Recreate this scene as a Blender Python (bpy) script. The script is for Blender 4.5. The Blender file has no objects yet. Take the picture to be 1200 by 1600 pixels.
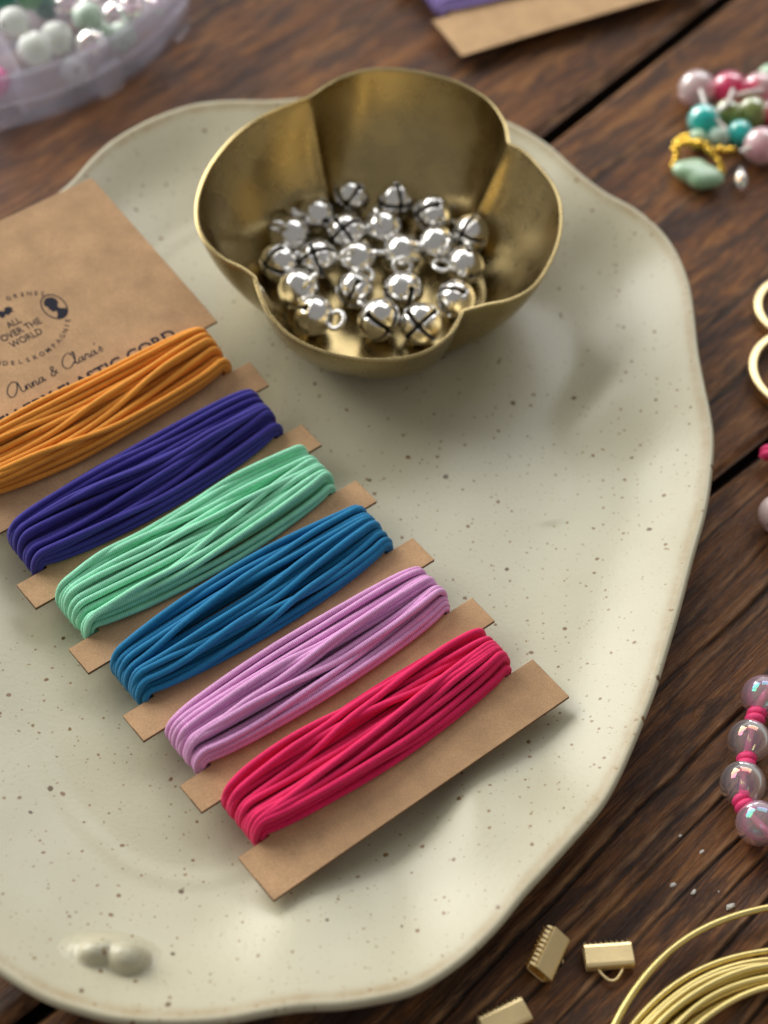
import bpy, bmesh, math, random
import numpy as np
from mathutils import Vector, Matrix

# ------------------------------------------------------------------ camera, world, light
S = 0.01                                   # all modelling below is in centimetres
scn = bpy.context.scene
cam_d = bpy.data.cameras.new("camera"); cam = bpy.data.objects.new("camera", cam_d)
scn.collection.objects.link(cam); scn.camera = cam
CX = (0.99778773, 0.05236785, 0.04095422); CY = (-0.06648037, 0.78597631, 0.61467195); CZ = (0.0, -0.61603478, 0.78771895)
m = Matrix((CX, CY, CZ)).transposed().to_4x4()
m.translation = Vector((0.0, -18.5532, 24.6738)) * S
cam.matrix_world = m
cam_d.sensor_fit = 'VERTICAL'; cam_d.sensor_height = 36.0; cam_d.sensor_width = 27.0
cam_d.lens = 65.94
cam_d.clip_start = 0.005; cam_d.clip_end = 50
cam_d.dof.use_dof = True; cam_d.dof.focus_distance = 0.2845; cam_d.dof.aperture_fstop = 14.0

world = bpy.data.worlds.new("World"); scn.world = world; world.use_nodes = True
bg = world.node_tree.nodes["Background"]
bg.inputs[0].default_value = (1.0, 0.97, 0.93, 1); bg.inputs[1].default_value = 0.31

def area(name, loc, target, sx, sy, power, col):
    l = bpy.data.lights.new(name, 'AREA'); l.shape = 'RECTANGLE'; l.size = sx; l.size_y = sy
    l.energy = power; l.color = col
    o = bpy.data.objects.new(name, l); scn.collection.objects.link(o)
    o.location = loc
    o.rotation_euler = (Vector(target) - Vector(loc)).to_track_quat('-Z', 'Y').to_euler()
    return o
area("window_light", (-1.08, 0.84, 0.70), (0, 0, 0), 1.40, 1.2, 36.0, (1.0, 0.98, 0.93))
area("far_bounce_light", (0.5, 1.9, 1.9), (0, 0, 0), 1.9, 1.2, 24.0, (0.97, 0.98, 1.0))  # added lamp, stands in for bounce off the unseen back wall and ceiling

scn.view_settings.view_transform = 'Standard'
scn.view_settings.look = 'None'
scn.view_settings.gamma = 1.0
scn.view_settings.use_curve_mapping = False
scn.view_settings.exposure = 0.0
scn.render.engine = 'CYCLES'
scn.cycles.use_denoising = True
scn.cycles.max_bounces = 10
scn.cycles.transmission_bounces = 10
scn.cycles.transparent_max_bounces = 12
scn.cycles.caustics_reflective = True
scn.cycles.blur_glossy = 0.5

rng = np.random.default_rng(7)
random.seed(7)

# ------------------------------------------------------------------ helpers
def link(o):
    scn.collection.objects.link(o); return o

def tag(o, label=None, cat=None, group=None, kind=None):
    if label: o["label"] = label
    if cat: o["category"] = cat
    if group: o["group"] = group
    if kind: o["kind"] = kind
    return o

def empty(name, loc=(0, 0, 0)):
    o = link(bpy.data.objects.new(name, None)); o.location = Vector(loc) * S
    o.empty_display_size = 0.01
    return o

def mesh_data(name, V, F, smooth=True, uv=None, attrs=None):
    me = bpy.data.meshes.new(name)
    V = np.asarray(V, float) * S
    me.from_pydata([tuple(v) for v in V], [], [tuple(int(i) for i in f) for f in F])
    if uv is not None:
        uv = np.asarray(uv, np.float32)
        lay = me.uv_layers.new(name="UVMap")
        idx = np.empty(len(me.loops), np.int32); me.loops.foreach_get("vertex_index", idx)
        if len(uv) == len(V): lay.data.foreach_set("uv", uv[idx].ravel())
        else: lay.data.foreach_set("uv", uv.ravel())
    if attrs:
        for k, a in attrs.items():
            at_ = me.attributes.new(k, 'FLOAT', 'POINT'); at_.data.foreach_set("value", np.asarray(a, np.float32))
    if smooth: me.polygons.foreach_set("use_smooth", np.ones(len(me.polygons), bool))
    me.update()
    return me

def obj(name, V, F, mat, parent=None, loc=None, smooth=True, uv=None, attrs=None):
    """V in cm, world coordinates; stored relative to loc (or the parent's base)."""
    V = np.asarray(V, float)
    if parent is not None: base = np.array(parent.location) / S
    else: base = np.array(loc if loc is not None else (0, 0, 0), float)
    me = mesh_data(name, V - base, F, smooth, uv, attrs)
    o = link(bpy.data.objects.new(name, me))
    if mat: me.materials.append(mat)
    if parent is not None: o.parent = parent
    else: o.location = Vector(base) * S
    return o

def grid_faces(nu, nv, close_u=False, close_v=False, off=0):
    F = []
    for i in range(nu if close_u else nu - 1):
        for j in range(nv if close_v else nv - 1):
            a = i * nv + j; b = ((i + 1) % nu) * nv + j
            c = ((i + 1) % nu) * nv + (j + 1) % nv; d = i * nv + (j + 1) % nv
            F.append((a + off, b + off, c + off, d + off))
    return F

def tube(P, r, sides=8, closed=False, caps=True):
    """tube round a polyline; returns V, F, uv(per loop)"""
    P = np.asarray(P, float); n = len(P)
    r = np.broadcast_to(np.asarray(r, float), (n,))
    if closed: T = np.roll(P, -1, 0) - np.roll(P, 1, 0)
    else: T = np.gradient(P, axis=0)
    T /= np.linalg.norm(T, axis=1)[:, None] + 1e-12
    N = np.zeros_like(P)
    up = np.array([0, 0, 1.0]) if abs(T[0][2]) < .9 else np.array([1.0, 0, 0])
    nrm = np.cross(np.cross(T[0], up), T[0]); N[0] = nrm / np.linalg.norm(nrm)
    for i in range(1, n):
        v = N[i - 1] - T[i] * (N[i - 1] @ T[i]); N[i] = v / (np.linalg.norm(v) + 1e-12)
    B = np.cross(T, N)
    ang = np.linspace(0, 2 * np.pi, sides, endpoint=False)
    V = (P[:, None, :] + r[:, None, None] * (np.cos(ang)[None, :, None] * N[:, None, :] + np.sin(ang)[None, :, None] * B[:, None, :])).reshape(-1, 3)
    F = grid_faces(n, sides, close_u=closed, close_v=True)
    L = np.concatenate([[0], np.cumsum(np.linalg.norm(np.diff(P, axis=0), axis=1))])
    tot = L[-1] + (np.linalg.norm(P[0] - P[-1]) if closed else 0)
    uv = []
    for i in range(n if closed else n - 1):
        u0 = L[i]; u1 = tot if i == n - 1 else L[i + 1]
        for j in range(sides):
            v0 = j / sides; v1 = (j + 1) / sides
            uv += [(u0, v0), (u1, v0), (u1, v1), (u0, v1)]
    if caps and not closed:
        F.append(tuple(range(sides))[::-1]); uv += [(0, 0)] * sides
        F.append(tuple(range((n - 1) * sides, n * sides))); uv += [(0, 0)] * sides
    return V, F, uv

def catmull(P, n, closed=True):
    P = np.asarray(P, float); N = len(P); out = []
    t = np.linspace(0, N if closed else N - 1, n, endpoint=not closed)
    for x in t:
        i = int(math.floor(x)); f = x - i
        if closed: q = [P[(i + k) % N] for k in (-1, 0, 1, 2)]
        else:
            if i >= N - 1: i = N - 2; f = 1.0
            q = [P[min(max(i + k, 0), N - 1)] for k in (-1, 0, 1, 2)]
        out.append(.5 * ((2 * q[1]) + (-q[0] + q[2]) * f + (2 * q[0] - 5 * q[1] + 4 * q[2] - q[3]) * f * f + (-q[0] + 3 * q[1] - 3 * q[2] + q[3]) * f ** 3))
    return np.array(out)

def lattice(seed):
    return np.random.default_rng(seed).random((256, 256))
_lat = {}
def vnoise(x, y, seed=0):
    if seed not in _lat: _lat[seed] = lattice(seed)
    L = _lat[seed]
    xi = np.floor(x).astype(int); yi = np.floor(y).astype(int); fx = x - xi; fy = y - yi
    fx = fx * fx * (3 - 2 * fx); fy = fy * fy * (3 - 2 * fy)
    g = lambda a, b: L[a % 256, b % 256]
    return (g(xi, yi) * (1 - fx) + g(xi + 1, yi) * fx) * (1 - fy) + (g(xi, yi + 1) * (1 - fx) + g(xi + 1, yi + 1) * fx) * fy

def sphere(c, r, nu=20, nv=12, sc=(1, 1, 1)):
    V = []; 
    for i in range(nu):
        for j in range(nv + 1):
            th = math.pi * j / nv; ph = 2 * math.pi * i / nu
            V.append((c[0] + sc[0] * r * math.sin(th) * math.cos(ph), c[1] + sc[1] * r * math.sin(th) * math.sin(ph), c[2] + sc[2] * r * math.cos(th)))
    return V, grid_faces(nu, nv + 1, close_u=True)

def merge(parts):
    V = []; F = []
    for v, f in parts:
        o = len(V); V += [tuple(x) for x in v]; F += [tuple(i + o for i in q) for q in f]
    return V, F

def frame_of(axis):
    a = np.array(axis, float); a /= np.linalg.norm(a)
    h = np.array([0, 0, 1.0]) if abs(a[2]) < .9 else np.array([1.0, 0, 0])
    x = np.cross(h, a); x /= np.linalg.norm(x); y = np.cross(a, x)
    return x, y, a

def bead(c, r, axis=(1, 0, 0), hole=.1, nu=28, nv=16, squash=1.0):
    """a bead with a real hole along axis (a lathe round the axis)"""
    x, y, a = frame_of(axis); c = np.array(c, float)
    t0 = math.asin(hole / r)
    prof = [(r * math.sin(t0 + (math.pi - 2 * t0) * k / nv), squash * r * math.cos(t0 + (math.pi - 2 * t0) * k / nv)) for k in range(nv + 1)]
    V = [c + pr * (math.cos(2 * math.pi * i / nu) * x + math.sin(2 * math.pi * i / nu) * y) + pz * a for i in range(nu) for pr, pz in prof]
    return V, grid_faces(nu, nv + 1, close_u=True, close_v=True)

def box(c, dx, dy, dz, ux=(1, 0, 0), uy=(0, 1, 0)):
    c = np.array(c, float); ux = np.array(ux, float); uy = np.array(uy, float); uz = np.cross(ux, uy)
    V = [c + sx * dx / 2 * ux + sy * dy / 2 * uy + sz * dz / 2 * uz for sx in (-1, 1) for sy in (-1, 1) for sz in (-1, 1)]
    F = [(0, 1, 3, 2), (4, 6, 7, 5), (0, 4, 5, 1), (2, 3, 7, 6), (0, 2, 6, 4), (1, 5, 7, 3)]
    return V, F

def bevel(o, w, seg=2):
    md = o.modifiers.new("bevel", 'BEVEL'); md.width = w * S; md.segments = seg; md.limit_method = 'ANGLE'
    return o

def solidify(o, t, offset=-1):
    md = o.modifiers.new("solid", 'SOLIDIFY'); md.thickness = t * S; md.offset = offset; md.use_even_offset = False
    return o

# ------------------------------------------------------------------ materials
def new_mat(name):
    mt = bpy.data.materials.new(name); mt.use_nodes = True
    nt = mt.node_tree; return mt, nt, nt.nodes["Principled BSDF"], nt.nodes, nt.links

def nd(nodes, typ, **kw):
    n = nodes.new(typ)
    for k, v in kw.items(): setattr(n, k, v)
    return n

def ramp(nodes, stops):
    n = nodes.new("ShaderNodeValToRGB"); e = n.color_ramp.elements
    while len(e) < len(stops): e.new(0.5)
    for k, (p, c) in enumerate(stops):
        e[k].position = p; e[k].color = (*c, 1) if len(c) == 3 else c
    return n

def noise(nodes, links, vec, scale, detail=4, rough=.55, lac=2.0, dist=0):
    n = nodes.new("ShaderNodeTexNoise"); n.inputs["Scale"].default_value = scale
    n.inputs["Detail"].default_value = detail; n.inputs["Roughness"].default_value = rough; n.inputs["Distortion"].default_value = dist
    if vec is not None: links.new(vec, n.inputs["Vector"])
    return n

def mapping(nodes, links, src, scale):
    mp = nodes.new("ShaderNodeMapping"); mp.inputs["Scale"].default_value = scale
    links.new(src, mp.inputs["Vector"]); return mp.outputs[0]

def mixc(nodes, links, fac, a, b, mode='MIX'):
    n = nodes.new("ShaderNodeMix"); n.data_type = 'RGBA'; n.blend_type = mode
    for s_, v in ((0, fac), (6, a), (7, b)):
        if hasattr(v, "is_linked"): links.new(v, n.inputs[s_])
        elif s_ == 0: n.inputs[0].default_value = v
        else: n.inputs[s_].default_value = (*v, 1)
    return n.outputs[2]

def mathn(nodes, links, op, a, b=None, clamp=False):
    n = nodes.new("ShaderNodeMath"); n.operation = op; n.use_clamp = clamp
    for i, v in enumerate((a, b)):
        if v is None: continue
        if hasattr(v, "is_linked"): links.new(v, n.inputs[i])
        else: n.inputs[i].default_value = v
    return n.outputs[0]

def bump(nodes, links, h, dist, strength=1.0, normal=None):
    b = nodes.new("ShaderNodeBump"); b.inputs["Strength"].default_value = strength; b.inputs["Distance"].default_value = dist * S
    links.new(h, b.inputs["Height"])
    if normal is not None: links.new(normal, b.inputs["Normal"])
    return b.outputs[0]

def mat_wood():
    mt, nt, p, n, l = new_mat("dark_varnished_wood")
    uv = nd(n, "ShaderNodeUVMap"); uv = uv.outputs[0]
    fib = noise(n, l, mapping(n, l, uv, (1.3, 24, 1)), 1.0, 5, .68, dist=.35)
    band = noise(n, l, mapping(n, l, uv, (.20, 1.7, 1)), 1.0, 6, .68, dist=.6)
    blot = noise(n, l, mapping(n, l, uv, (.5, 2.2, 1)), 1.0, 7, .72, dist=.5)
    c1 = ramp(n, [(.32, (.018, .008, .005)), (.43, (.080, .027, .008)), (.54, (.215, .082, .020)), (.69, (.42, .20, .060))])
    f = mathn(n, l, 'ADD', mathn(n, l, 'MULTIPLY', fib.outputs[0], .42), mathn(n, l, 'MULTIPLY', band.outputs[0], .58))
    l.new(f, c1.inputs[0])
    dk = ramp(n, [(.46, (0, 0, 0)), (.58, (1, 1, 1))]); l.new(blot.outputs[0], dk.inputs[0])
    col = mixc(n, l, mathn(n, l, 'MULTIPLY', dk.outputs[0], .74), c1.outputs[0], (.026, .014, .011))
    # dark pores
    por = noise(n, l, mapping(n, l, uv, (2.2, 30, 1)), 1.0, 3, .6)
    pr = ramp(n, [(.60, (0, 0, 0)), (.70, (1, 1, 1))]); l.new(por.outputs[0], pr.inputs[0])
    col = mixc(n, l, mathn(n, l, 'MULTIPLY', pr.outputs[0], .6), col, (.012, .008, .007))
    gr = nd(n, "ShaderNodeAttribute", attribute_name="groove"); rd = nd(n, "ShaderNodeAttribute", attribute_name="ridge")
    col = mixc(n, l, gr.outputs["Fac"], col, (.010, .007, .007))
    brk = noise(n, l, mapping(n, l, uv, (1.6, 9, 1)), 1.0, 4, .6)
    br = ramp(n, [(.42, (0, 0, 0)), (.62, (1, 1, 1))]); l.new(brk.outputs[0], br.inputs[0])
    col = mixc(n, l, mathn(n, l, 'MULTIPLY', rd.outputs["Fac"], br.outputs[0]), col, (.40, .21, .09))
    l.new(col, p.inputs["Base Color"])
    p.inputs["Specular IOR Level"].default_value = .35
    rr = ramp(n, [(.3, (.30,) * 3), (.7, (.55,) * 3)]); l.new(blot.outputs[0], rr.inputs[0]); l.new(rr.outputs[0], p.inputs["Roughness"])
    hh = mathn(n, l, 'ADD', fib.outputs[0], mathn(n, l, 'MULTIPLY', por.outputs[0], -.5))
    l.new(bump(n, l, hh, .05, .8), p.inputs["Normal"])
    return mt

def mat_ceramic():
    mt, nt, p, n, l = new_mat("speckled_cream_glaze")
    tc = nd(n, "ShaderNodeTexCoord"); co = mapping(n, l, tc.outputs["Object"], (100, 100, 100))
    big = noise(n, l, co, .35, 4, .55)
    cr = ramp(n, [(.3, (.45, .42, .295)), (.7, (.52, .495, .365))]); l.new(big.outputs[0], cr.inputs[0])
    col = cr.outputs[0]
    wob = noise(n, l, co, 9, 2, .5)
    cw = n.new("ShaderNodeVectorMath"); cw.operation = 'MULTIPLY_ADD'
    l.new(wob.outputs["Color"], cw.inputs[0]); cw.inputs[1].default_value = (.06, .06, .06); l.new(co, cw.inputs[2])
    for scale, rmax, prob, tint, amt in ((1.9, .046, .68, (.16, .072, .010), .9), (3.3, .034, .68, (.21, .11, .022), .85), (5.2, .026, .66, (.24, .14, .04), .8), (.9, .054, .66, (.085, .040, .008), .92), (8.0, .018, .65, (.27, .17, .06), .7)):
        v = n.new("ShaderNodeTexVoronoi"); v.voronoi_dimensions = '2D'; v.inputs["Scale"].default_value = scale; l.new(cw.outputs[0], v.inputs["Vector"])
        sep = nd(n, "ShaderNodeSeparateColor"); l.new(v.outputs["Color"], sep.inputs[0])
        size = mathn(n, l, 'MULTIPLY', mathn(n, l, 'SUBTRACT', sep.outputs[0], 1 - prob), rmax / prob * scale)
        inside = mathn(n, l, 'SUBTRACT', size, v.outputs["Distance"])
        fac = mathn(n, l, 'MULTIPLY', mathn(n, l, 'MULTIPLY', inside, 60.0 / scale, True), amt)
        col = mixc(n, l, fac, col, tint)
    rim = nd(n, "ShaderNodeAttribute", attribute_name="rim")
    rn = noise(n, l, co, 2.6, 6, .7)
    rr = ramp(n, [(.30, (0, 0, 0)), (.62, (1, 1, 1))]); l.new(rn.outputs[0], rr.inputs[0])
    rf = mathn(n, l, 'MULTIPLY', rim.outputs["Fac"], mathn(n, l, 'ADD', mathn(n, l, 'MULTIPLY', rr.outputs[0], .45), .30), True)
    col = mixc(n, l, rf, col, (.32, .225, .10))
    l.new(col, p.inputs["Base Color"])
    p.inputs["Roughness"].default_value = .33; p.inputs["Specular IOR Level"].default_value = .5
    fine = noise(n, l, co, 14, 3, .5)
    l.new(bump(n, l, fine.outputs[0], .006, .5), p.inputs["Normal"])
    return mt

def mat_card(name="kraft_board", base=(.50, .31, .165)):
    mt, nt, p, n, l = new_mat(name)
    tc = nd(n, "ShaderNodeTexCoord"); co = mapping(n, l, tc.outputs["Object"], (100, 100, 100))
    a = noise(n, l, co, 1.6, 6, .6); b = noise(n, l, co, 38, 3, .6)
    d = tuple(x * .80 for x in base); hi = tuple(min(1, x * 1.12) for x in base)
    c = ramp(n, [(.3, d), (.7, hi)]); l.new(a.outputs[0], c.inputs[0])
    c2 = ramp(n, [(.35, (.78,) * 3), (.65, (1.08,) * 3)]); l.new(b.outputs[0], c2.inputs[0])
    col = mixc(n, l, .75, c.outputs[0], c2.outputs[0], 'MULTIPLY')
    fl = noise(n, l, mapping(n, l, tc.outputs["Object"], (900, 2400, 1500)), 1.0, 3, .6, dist=.8)
    fr = ramp(n, [(.62, (0, 0, 0)), (.72, (1, 1, 1))]); l.new(fl.outputs[0], fr.inputs[0])
    col = mixc(n, l, mathn(n, l, 'MULTIPLY', fr.outputs[0], .35), col, tuple(x * .5 for x in base))
    l.new(col, p.inputs["Base Color"]); p.inputs["Roughness"].default_value = .8
    p.inputs["Specular IOR Level"].default_value = .3
    l.new(bump(n, l, b.outputs[0], .006, .6), p.inputs["Normal"])
    return mt

def mat_cord(name, col):
    mt, nt, p, n, l = new_mat(name)
    uv = nd(n, "ShaderNodeUVMap").outputs[0]
    sx = nd(n, "ShaderNodeSeparateXYZ"); l.new(uv, sx.inputs[0])
    # fine cross ribs of the woven sheath
    arg = mathn(n, l, 'ADD', mathn(n, l, 'MULTIPLY', sx.outputs[0], 2 * math.pi / .031), mathn(n, l, 'MULTIPLY', sx.outputs[1], 2 * math.pi))
    rib = mathn(n, l, 'SINE', arg)
    arg2 = mathn(n, l, 'MULTIPLY', sx.outputs[1], 2 * math.pi * 14)
    rib2 = mathn(n, l, 'SINE', arg2)
    hh = mathn(n, l, 'MULTIPLY', rib, mathn(n, l, 'ADD', mathn(n, l, 'MULTIPLY', rib2, .35), .75))
    tc = nd(n, "ShaderNodeTexCoord"); co = mapping(n, l, tc.outputs["Object"], (100, 100, 100))
    nz = noise(n, l, co, 30, 4, .7)
    hh = mathn(n, l, 'ADD', hh, mathn(n, l, 'MULTIPLY', nz.outputs[0], 3.5))
    big = noise(n, l, co, 2.5, 3, .6)
    f = mathn(n, l, 'ADD', mathn(n, l, 'MULTIPLY', rib, .15), mathn(n, l, 'ADD', mathn(n, l, 'MULTIPLY', big.outputs[0], .45), mathn(n, l, 'MULTIPLY', nz.outputs[0], .55)))
    c = ramp(n, [(.3, tuple(x * .74 for x in col)), (.7, tuple(min(1, x * 1.12) for x in col))]); l.new(f, c.inputs[0])
    l.new(c.outputs[0], p.inputs["Base Color"]); p.inputs["Roughness"].default_value = .78
    p.inputs["Specular IOR Level"].default_value = .28
    p.inputs["Sheen Weight"].default_value = .32; p.inputs["Sheen Roughness"].default_value = .45
    p.inputs["Sheen Tint"].default_value = (*[min(1, .35 + .65 * x) for x in col], 1)
    l.new(bump(n, l, hh, .0034, .75), p.inputs["Normal"])
    return mt

def mat_metal(name, col, rough, var=.08, scratch=0.0, dark=.8, ns=1.2):
    mt, nt, p, n, l = new_mat(name)
    tc = nd(n, "ShaderNodeTexCoord"); co = mapping(n, l, tc.outputs["Object"], (100, 100, 100))
    a = noise(n, l, co, ns, 5, .6)
    c = ramp(n, [(.3, tuple(x * dark for x in col)), (.7, col)]); l.new(a.outputs[0], c.inputs[0])
    l.new(c.outputs[0], p.inputs["Base Color"]); p.inputs["Metallic"].default_value = 1
    r = ramp(n, [(.3, (rough - var,) * 3), (.7, (rough + var,) * 3)]); l.new(a.outputs[0], r.inputs[0]); l.new(r.outputs[0], p.inputs["Roughness"])
    if scratch:
        s_ = noise(n, l, mapping(n, l, tc.outputs["Object"], (2600, 2600, 140)), 1.0, 3, .6)
        l.new(bump(n, l, s_.outputs[0], scratch, .6), p.inputs["Normal"])
    return mt

def mat_plain(name, col, rough=.5, trans=0.0, ior=1.46, sss=0.0, film=0.0, var=.1, coat=0.0, nscale=2.0, spec=.5):
    mt, nt, p, n, l = new_mat(name)
    tc = nd(n, "ShaderNodeTexCoord"); co = mapping(n, l, tc.outputs["Object"], (100, 100, 100))
    a = noise(n, l, co, nscale, 3, .5)
    c = ramp(n, [(.3, tuple(x * (1 - var) for x in col)), (.7, tuple(min(1, x * (1 + var)) for x in col))]); l.new(a.outputs[0], c.inputs[0])
    l.new(c.outputs[0], p.inputs["Base Color"]); p.inputs["Roughness"].default_value = rough
    p.inputs["Transmission Weight"].default_value = trans; p.inputs["IOR"].default_value = ior
    p.inputs["Specular IOR Level"].default_value = spec
    if sss:
        p.inputs["Subsurface Weight"].default_value = sss; p.inputs["Subsurface Radius"].default_value = (.003, .0025, .002); p.inputs["Subsurface Scale"].default_value = 1.0
    if film and "Thin Film Thickness" in p.inputs:
        p.inputs["Thin Film Thickness"].default_value = film; p.inputs["Thin Film IOR"].default_value = 1.7
    p.inputs["Coat Weight"].default_value = coat
    return mt

def mat_two(name, ca, cb, rough, trans, scale=1.6):
    """glass marbled in two colours"""
    mt, nt, p, n, l = new_mat(name)
    tc = nd(n, "ShaderNodeTexCoord"); co = mapping(n, l, tc.outputs["Object"], (100, 100, 100))
    a = noise(n, l, co, scale, 2, .5, dist=.6)
    c = ramp(n, [(.44, ca), (.56, cb)]); l.new(a.outputs[0], c.inputs[0])
    l.new(c.outputs[0], p.inputs["Base Color"]); p.inputs["Roughness"].default_value = rough
    p.inputs["Transmission Weight"].default_value = trans; p.inputs["IOR"].default_value = 1.3
    return mt

def mat_box():
    mt, nt, p, n, l = new_mat("milky_lilac_plastic")
    p.inputs["Base Color"].default_value = (.86, .86, .92, 1); p.inputs["Roughness"].default_value = .25
    tr = nd(n, "ShaderNodeBsdfTransparent"); tr.inputs[0].default_value = (.97, .965, .99, 1)
    mx = nd(n, "ShaderNodeMixShader"); mx.inputs[0].default_value = .36
    tc = nd(n, "ShaderNodeTexCoord"); co = mapping(n, l, tc.outputs["Object"], (100, 100, 100))
    a = noise(n, l, co, 1.5, 3, .5); r = ramp(n, [(.3, (.09,) * 3), (.7, (.18,) * 3)]); l.new(a.outputs[0], r.inputs[0]); l.new(r.outputs[0], mx.inputs[0])
    l.new(tr.outputs[0], mx.inputs[1]); l.new(p.outputs[0], mx.inputs[2])
    l.new(mx.outputs[0], nt.nodes["Material Output"].inputs["Surface"])
    return mt

M = dict(
    wood=mat_wood(), ceramic=mat_ceramic(), card=mat_card(), card2=mat_card("pale_kraft_board", (.56, .36, .19)),
    edge=mat_card("cut_board_edge", (.17, .095, .05)),
    brass=mat_metal("antique_brass", (.48, .37, .175), .28, .07, .004, .70),
    silver=mat_metal("silver_plating", (.80, .79, .765), .17, .04, 0, .92, 3.0),
    inner_shade=mat_metal("shaded_bell_inside", (.16, .155, .15), .5, .05, 0, .8),  # shade inside the bells, painted as a dark grey metal
    gold=mat_metal("pale_gold_plating", (.92, .72, .38), .34, .06, .002, .92),
    wire=mat_metal("brass_wire", (.86, .70, .28), .34, .05, .002, .85),
    bright=mat_metal("bright_gold", (.95, .62, .10), .22, .05, 0, .85),
    ink=mat_plain("dark_blue_ink", (.018, .018, .030), .75, var=.2, nscale=30, spec=.2),
    dark=mat_plain("dark_underside", (.012, .009, .008), .9), batten=mat_plain("dark_dusty_wood", (.07, .045, .032), .9, var=.4),
    box=mat_box(),
    clear=mat_plain("clear_iridescent_glass", (.96, .84, .90), .03, .86, 1.33, film=430, var=.02),
    pinkglass=mat_plain("pink_iridescent_glass", (.95, .60, .76), .03, .76, 1.33, film=540, var=.04),
    frost=mat_plain("frosted_white_bead", (.82, .85, .80), .7, .45, 1.2, sss=.3, var=.05, spec=.1),
    frostpink=mat_plain("frosted_pink_bead", (.80, .62, .60), .40, .35, 1.4, sss=.3, var=.06),
    mint=mat_plain("pale_mint_bead", (.56, .70, .58), .6, .45, 1.3, sss=.2, spec=.25),
    green=mat_plain("deep_green_bead", (.01, .20, .12), .2, .2, 1.45, coat=.4),
    lime=mat_plain("bright_green_bead", (.05, .42, .06), .2, .2, 1.45, coat=.4),
    hotpink=mat_plain("hot_pink_bead", (.80, .10, .33), .25, .15, 1.45, coat=.4),
    teal=mat_plain("turquoise_glass", (.06, .66, .62), .2, .45, 1.35, sss=.3),
    olive=mat_plain("olive_green_glass", (.42, .52, .18), .2, .55, 1.35, sss=.2),
    jade=mat_plain("jade_green_bead", (.33, .52, .32), .4, .2, 1.4, sss=.3, var=.08),
    rose=mat_two("rose_marbled_glass", (.85, .55, .58), (.85, .07, .20), .22, .5),
    blush=mat_two("blush_marbled_glass", (.80, .66, .66), (.90, .55, .60), .22, .5, 1.2),
    knot=mat_plain("neon_pink_cord", (.85, .05, .19), .6, sss=.15, var=.12, nscale=25),
    flake=mat_plain("chalky_white", (.72, .69, .64), .6, var=.1),
    thread=mat_plain("pale_thread", (.70, .66, .60), .5, .2),
)

# ------------------------------------------------------------------ table
GA = math.radians(49.6635); Gx, Gy = math.cos(GA), math.sin(GA)      # grain direction
table = tag(empty("table_top"), "weathered dark brown plank table top", kind="structure")

def plank(alo, ahi, al0, al1, seed, grooves=(), da=.075, dl=.2):
    """alo, ahi: functions of the along coordinate giving the across limits"""
    al = np.arange(al0, al1 + dl / 2, dl); lo = alo(al); hi = ahi(al)
    n = int(np.max(hi - lo) / da) + 2; s_ = np.linspace(0, 1, n)
    AC = lo[:, None] + (hi - lo)[:, None] * s_[None, :]; AL = np.repeat(al[:, None], n, 1)
    z = .050 * (vnoise(AL * .10, AC * 1.1, seed) - .6) + .040 * (vnoise(AL * .35, AC * 4.5, seed + 1) - .5) + .018 * (vnoise(AL * .8, AC * 11, seed + 2) - .5)
    groove = np.zeros_like(z); ridge = np.zeros_like(z)
    for pos, w, dep, al_a, al_b in grooves:
        c = pos + .22 * (vnoise(AL * .16 + pos * 7, AL * 0 + pos * 3, 31) - .5) + .05 * (vnoise(AL * 1.1, AL * 0 + pos, 32) - .5)
        win = np.clip((AL - al_a) / 1.5, 0, 1) * np.clip((al_b - AL) / 1.5, 0, 1)
        win = win * np.clip(.35 + 1.2 * vnoise(AL * .5, AL * 0 + pos * 5, 33), 0, 1)
        dd = AC - c
        g = np.exp(-(dd / w) ** 2) * win
        z -= dep * g
        z += dep * .7 * np.exp(-((dd + .11) / .10) ** 2) * win
        groove = np.maximum(groove, np.exp(-(dd / (w * 1.1)) ** 2) * win)
        ridge = np.maximum(ridge, np.exp(-((dd + .075) / .05) ** 2) * win * .8)
    de = np.minimum(AC - lo[:, None], hi[:, None] - AC)
    wv = .05 * (vnoise(AL * .9, AC * 0 + seed, 40) + vnoise(AL * 3, AC * 0 + seed, 41))
    z -= .16 * np.exp(-(de / (.05 + wv)) ** 2)
    ridge = np.maximum(ridge, .9 * np.exp(-((de - .10) / .07) ** 2))
    z = np.minimum(z, 0.012)
    X = AL * Gx + AC * Gy; Y = AL * Gy - AC * Gx
    V = np.stack([X, Y, z], -1).reshape(-1, 3); F = grid_faces(len(al), n)
    uv = np.stack([AL + seed * 13.7, AC + seed * 5.3], -1).reshape(-1, 2)
    # sides
    gA = groove.reshape(-1); rA = ridge.reshape(-1)
    for col, flip in ((0, 1), (n - 1, 0)):
        base = len(V); top = np.array([i * n + col for i in range(len(al))])
        W = V[top].copy(); W[:, 2] = -1.2
        V = np.concatenate([V, W]); uv = np.concatenate([uv, uv[top] + [0, .6]]); gA = np.concatenate([gA, np.ones(len(al)) * .75]); rA = np.concatenate([rA, np.zeros(len(al))])
        for i in range(len(al) - 1):
            q = (top[i], top[i + 1], base + i + 1, base + i); F.append(q if flip else q[::-1])
    F = [f[::-1] for f in F]
    return obj("plank", V, F, M["wood"], table, uv=uv, attrs={"groove": gA, "ridge": rA})

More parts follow.
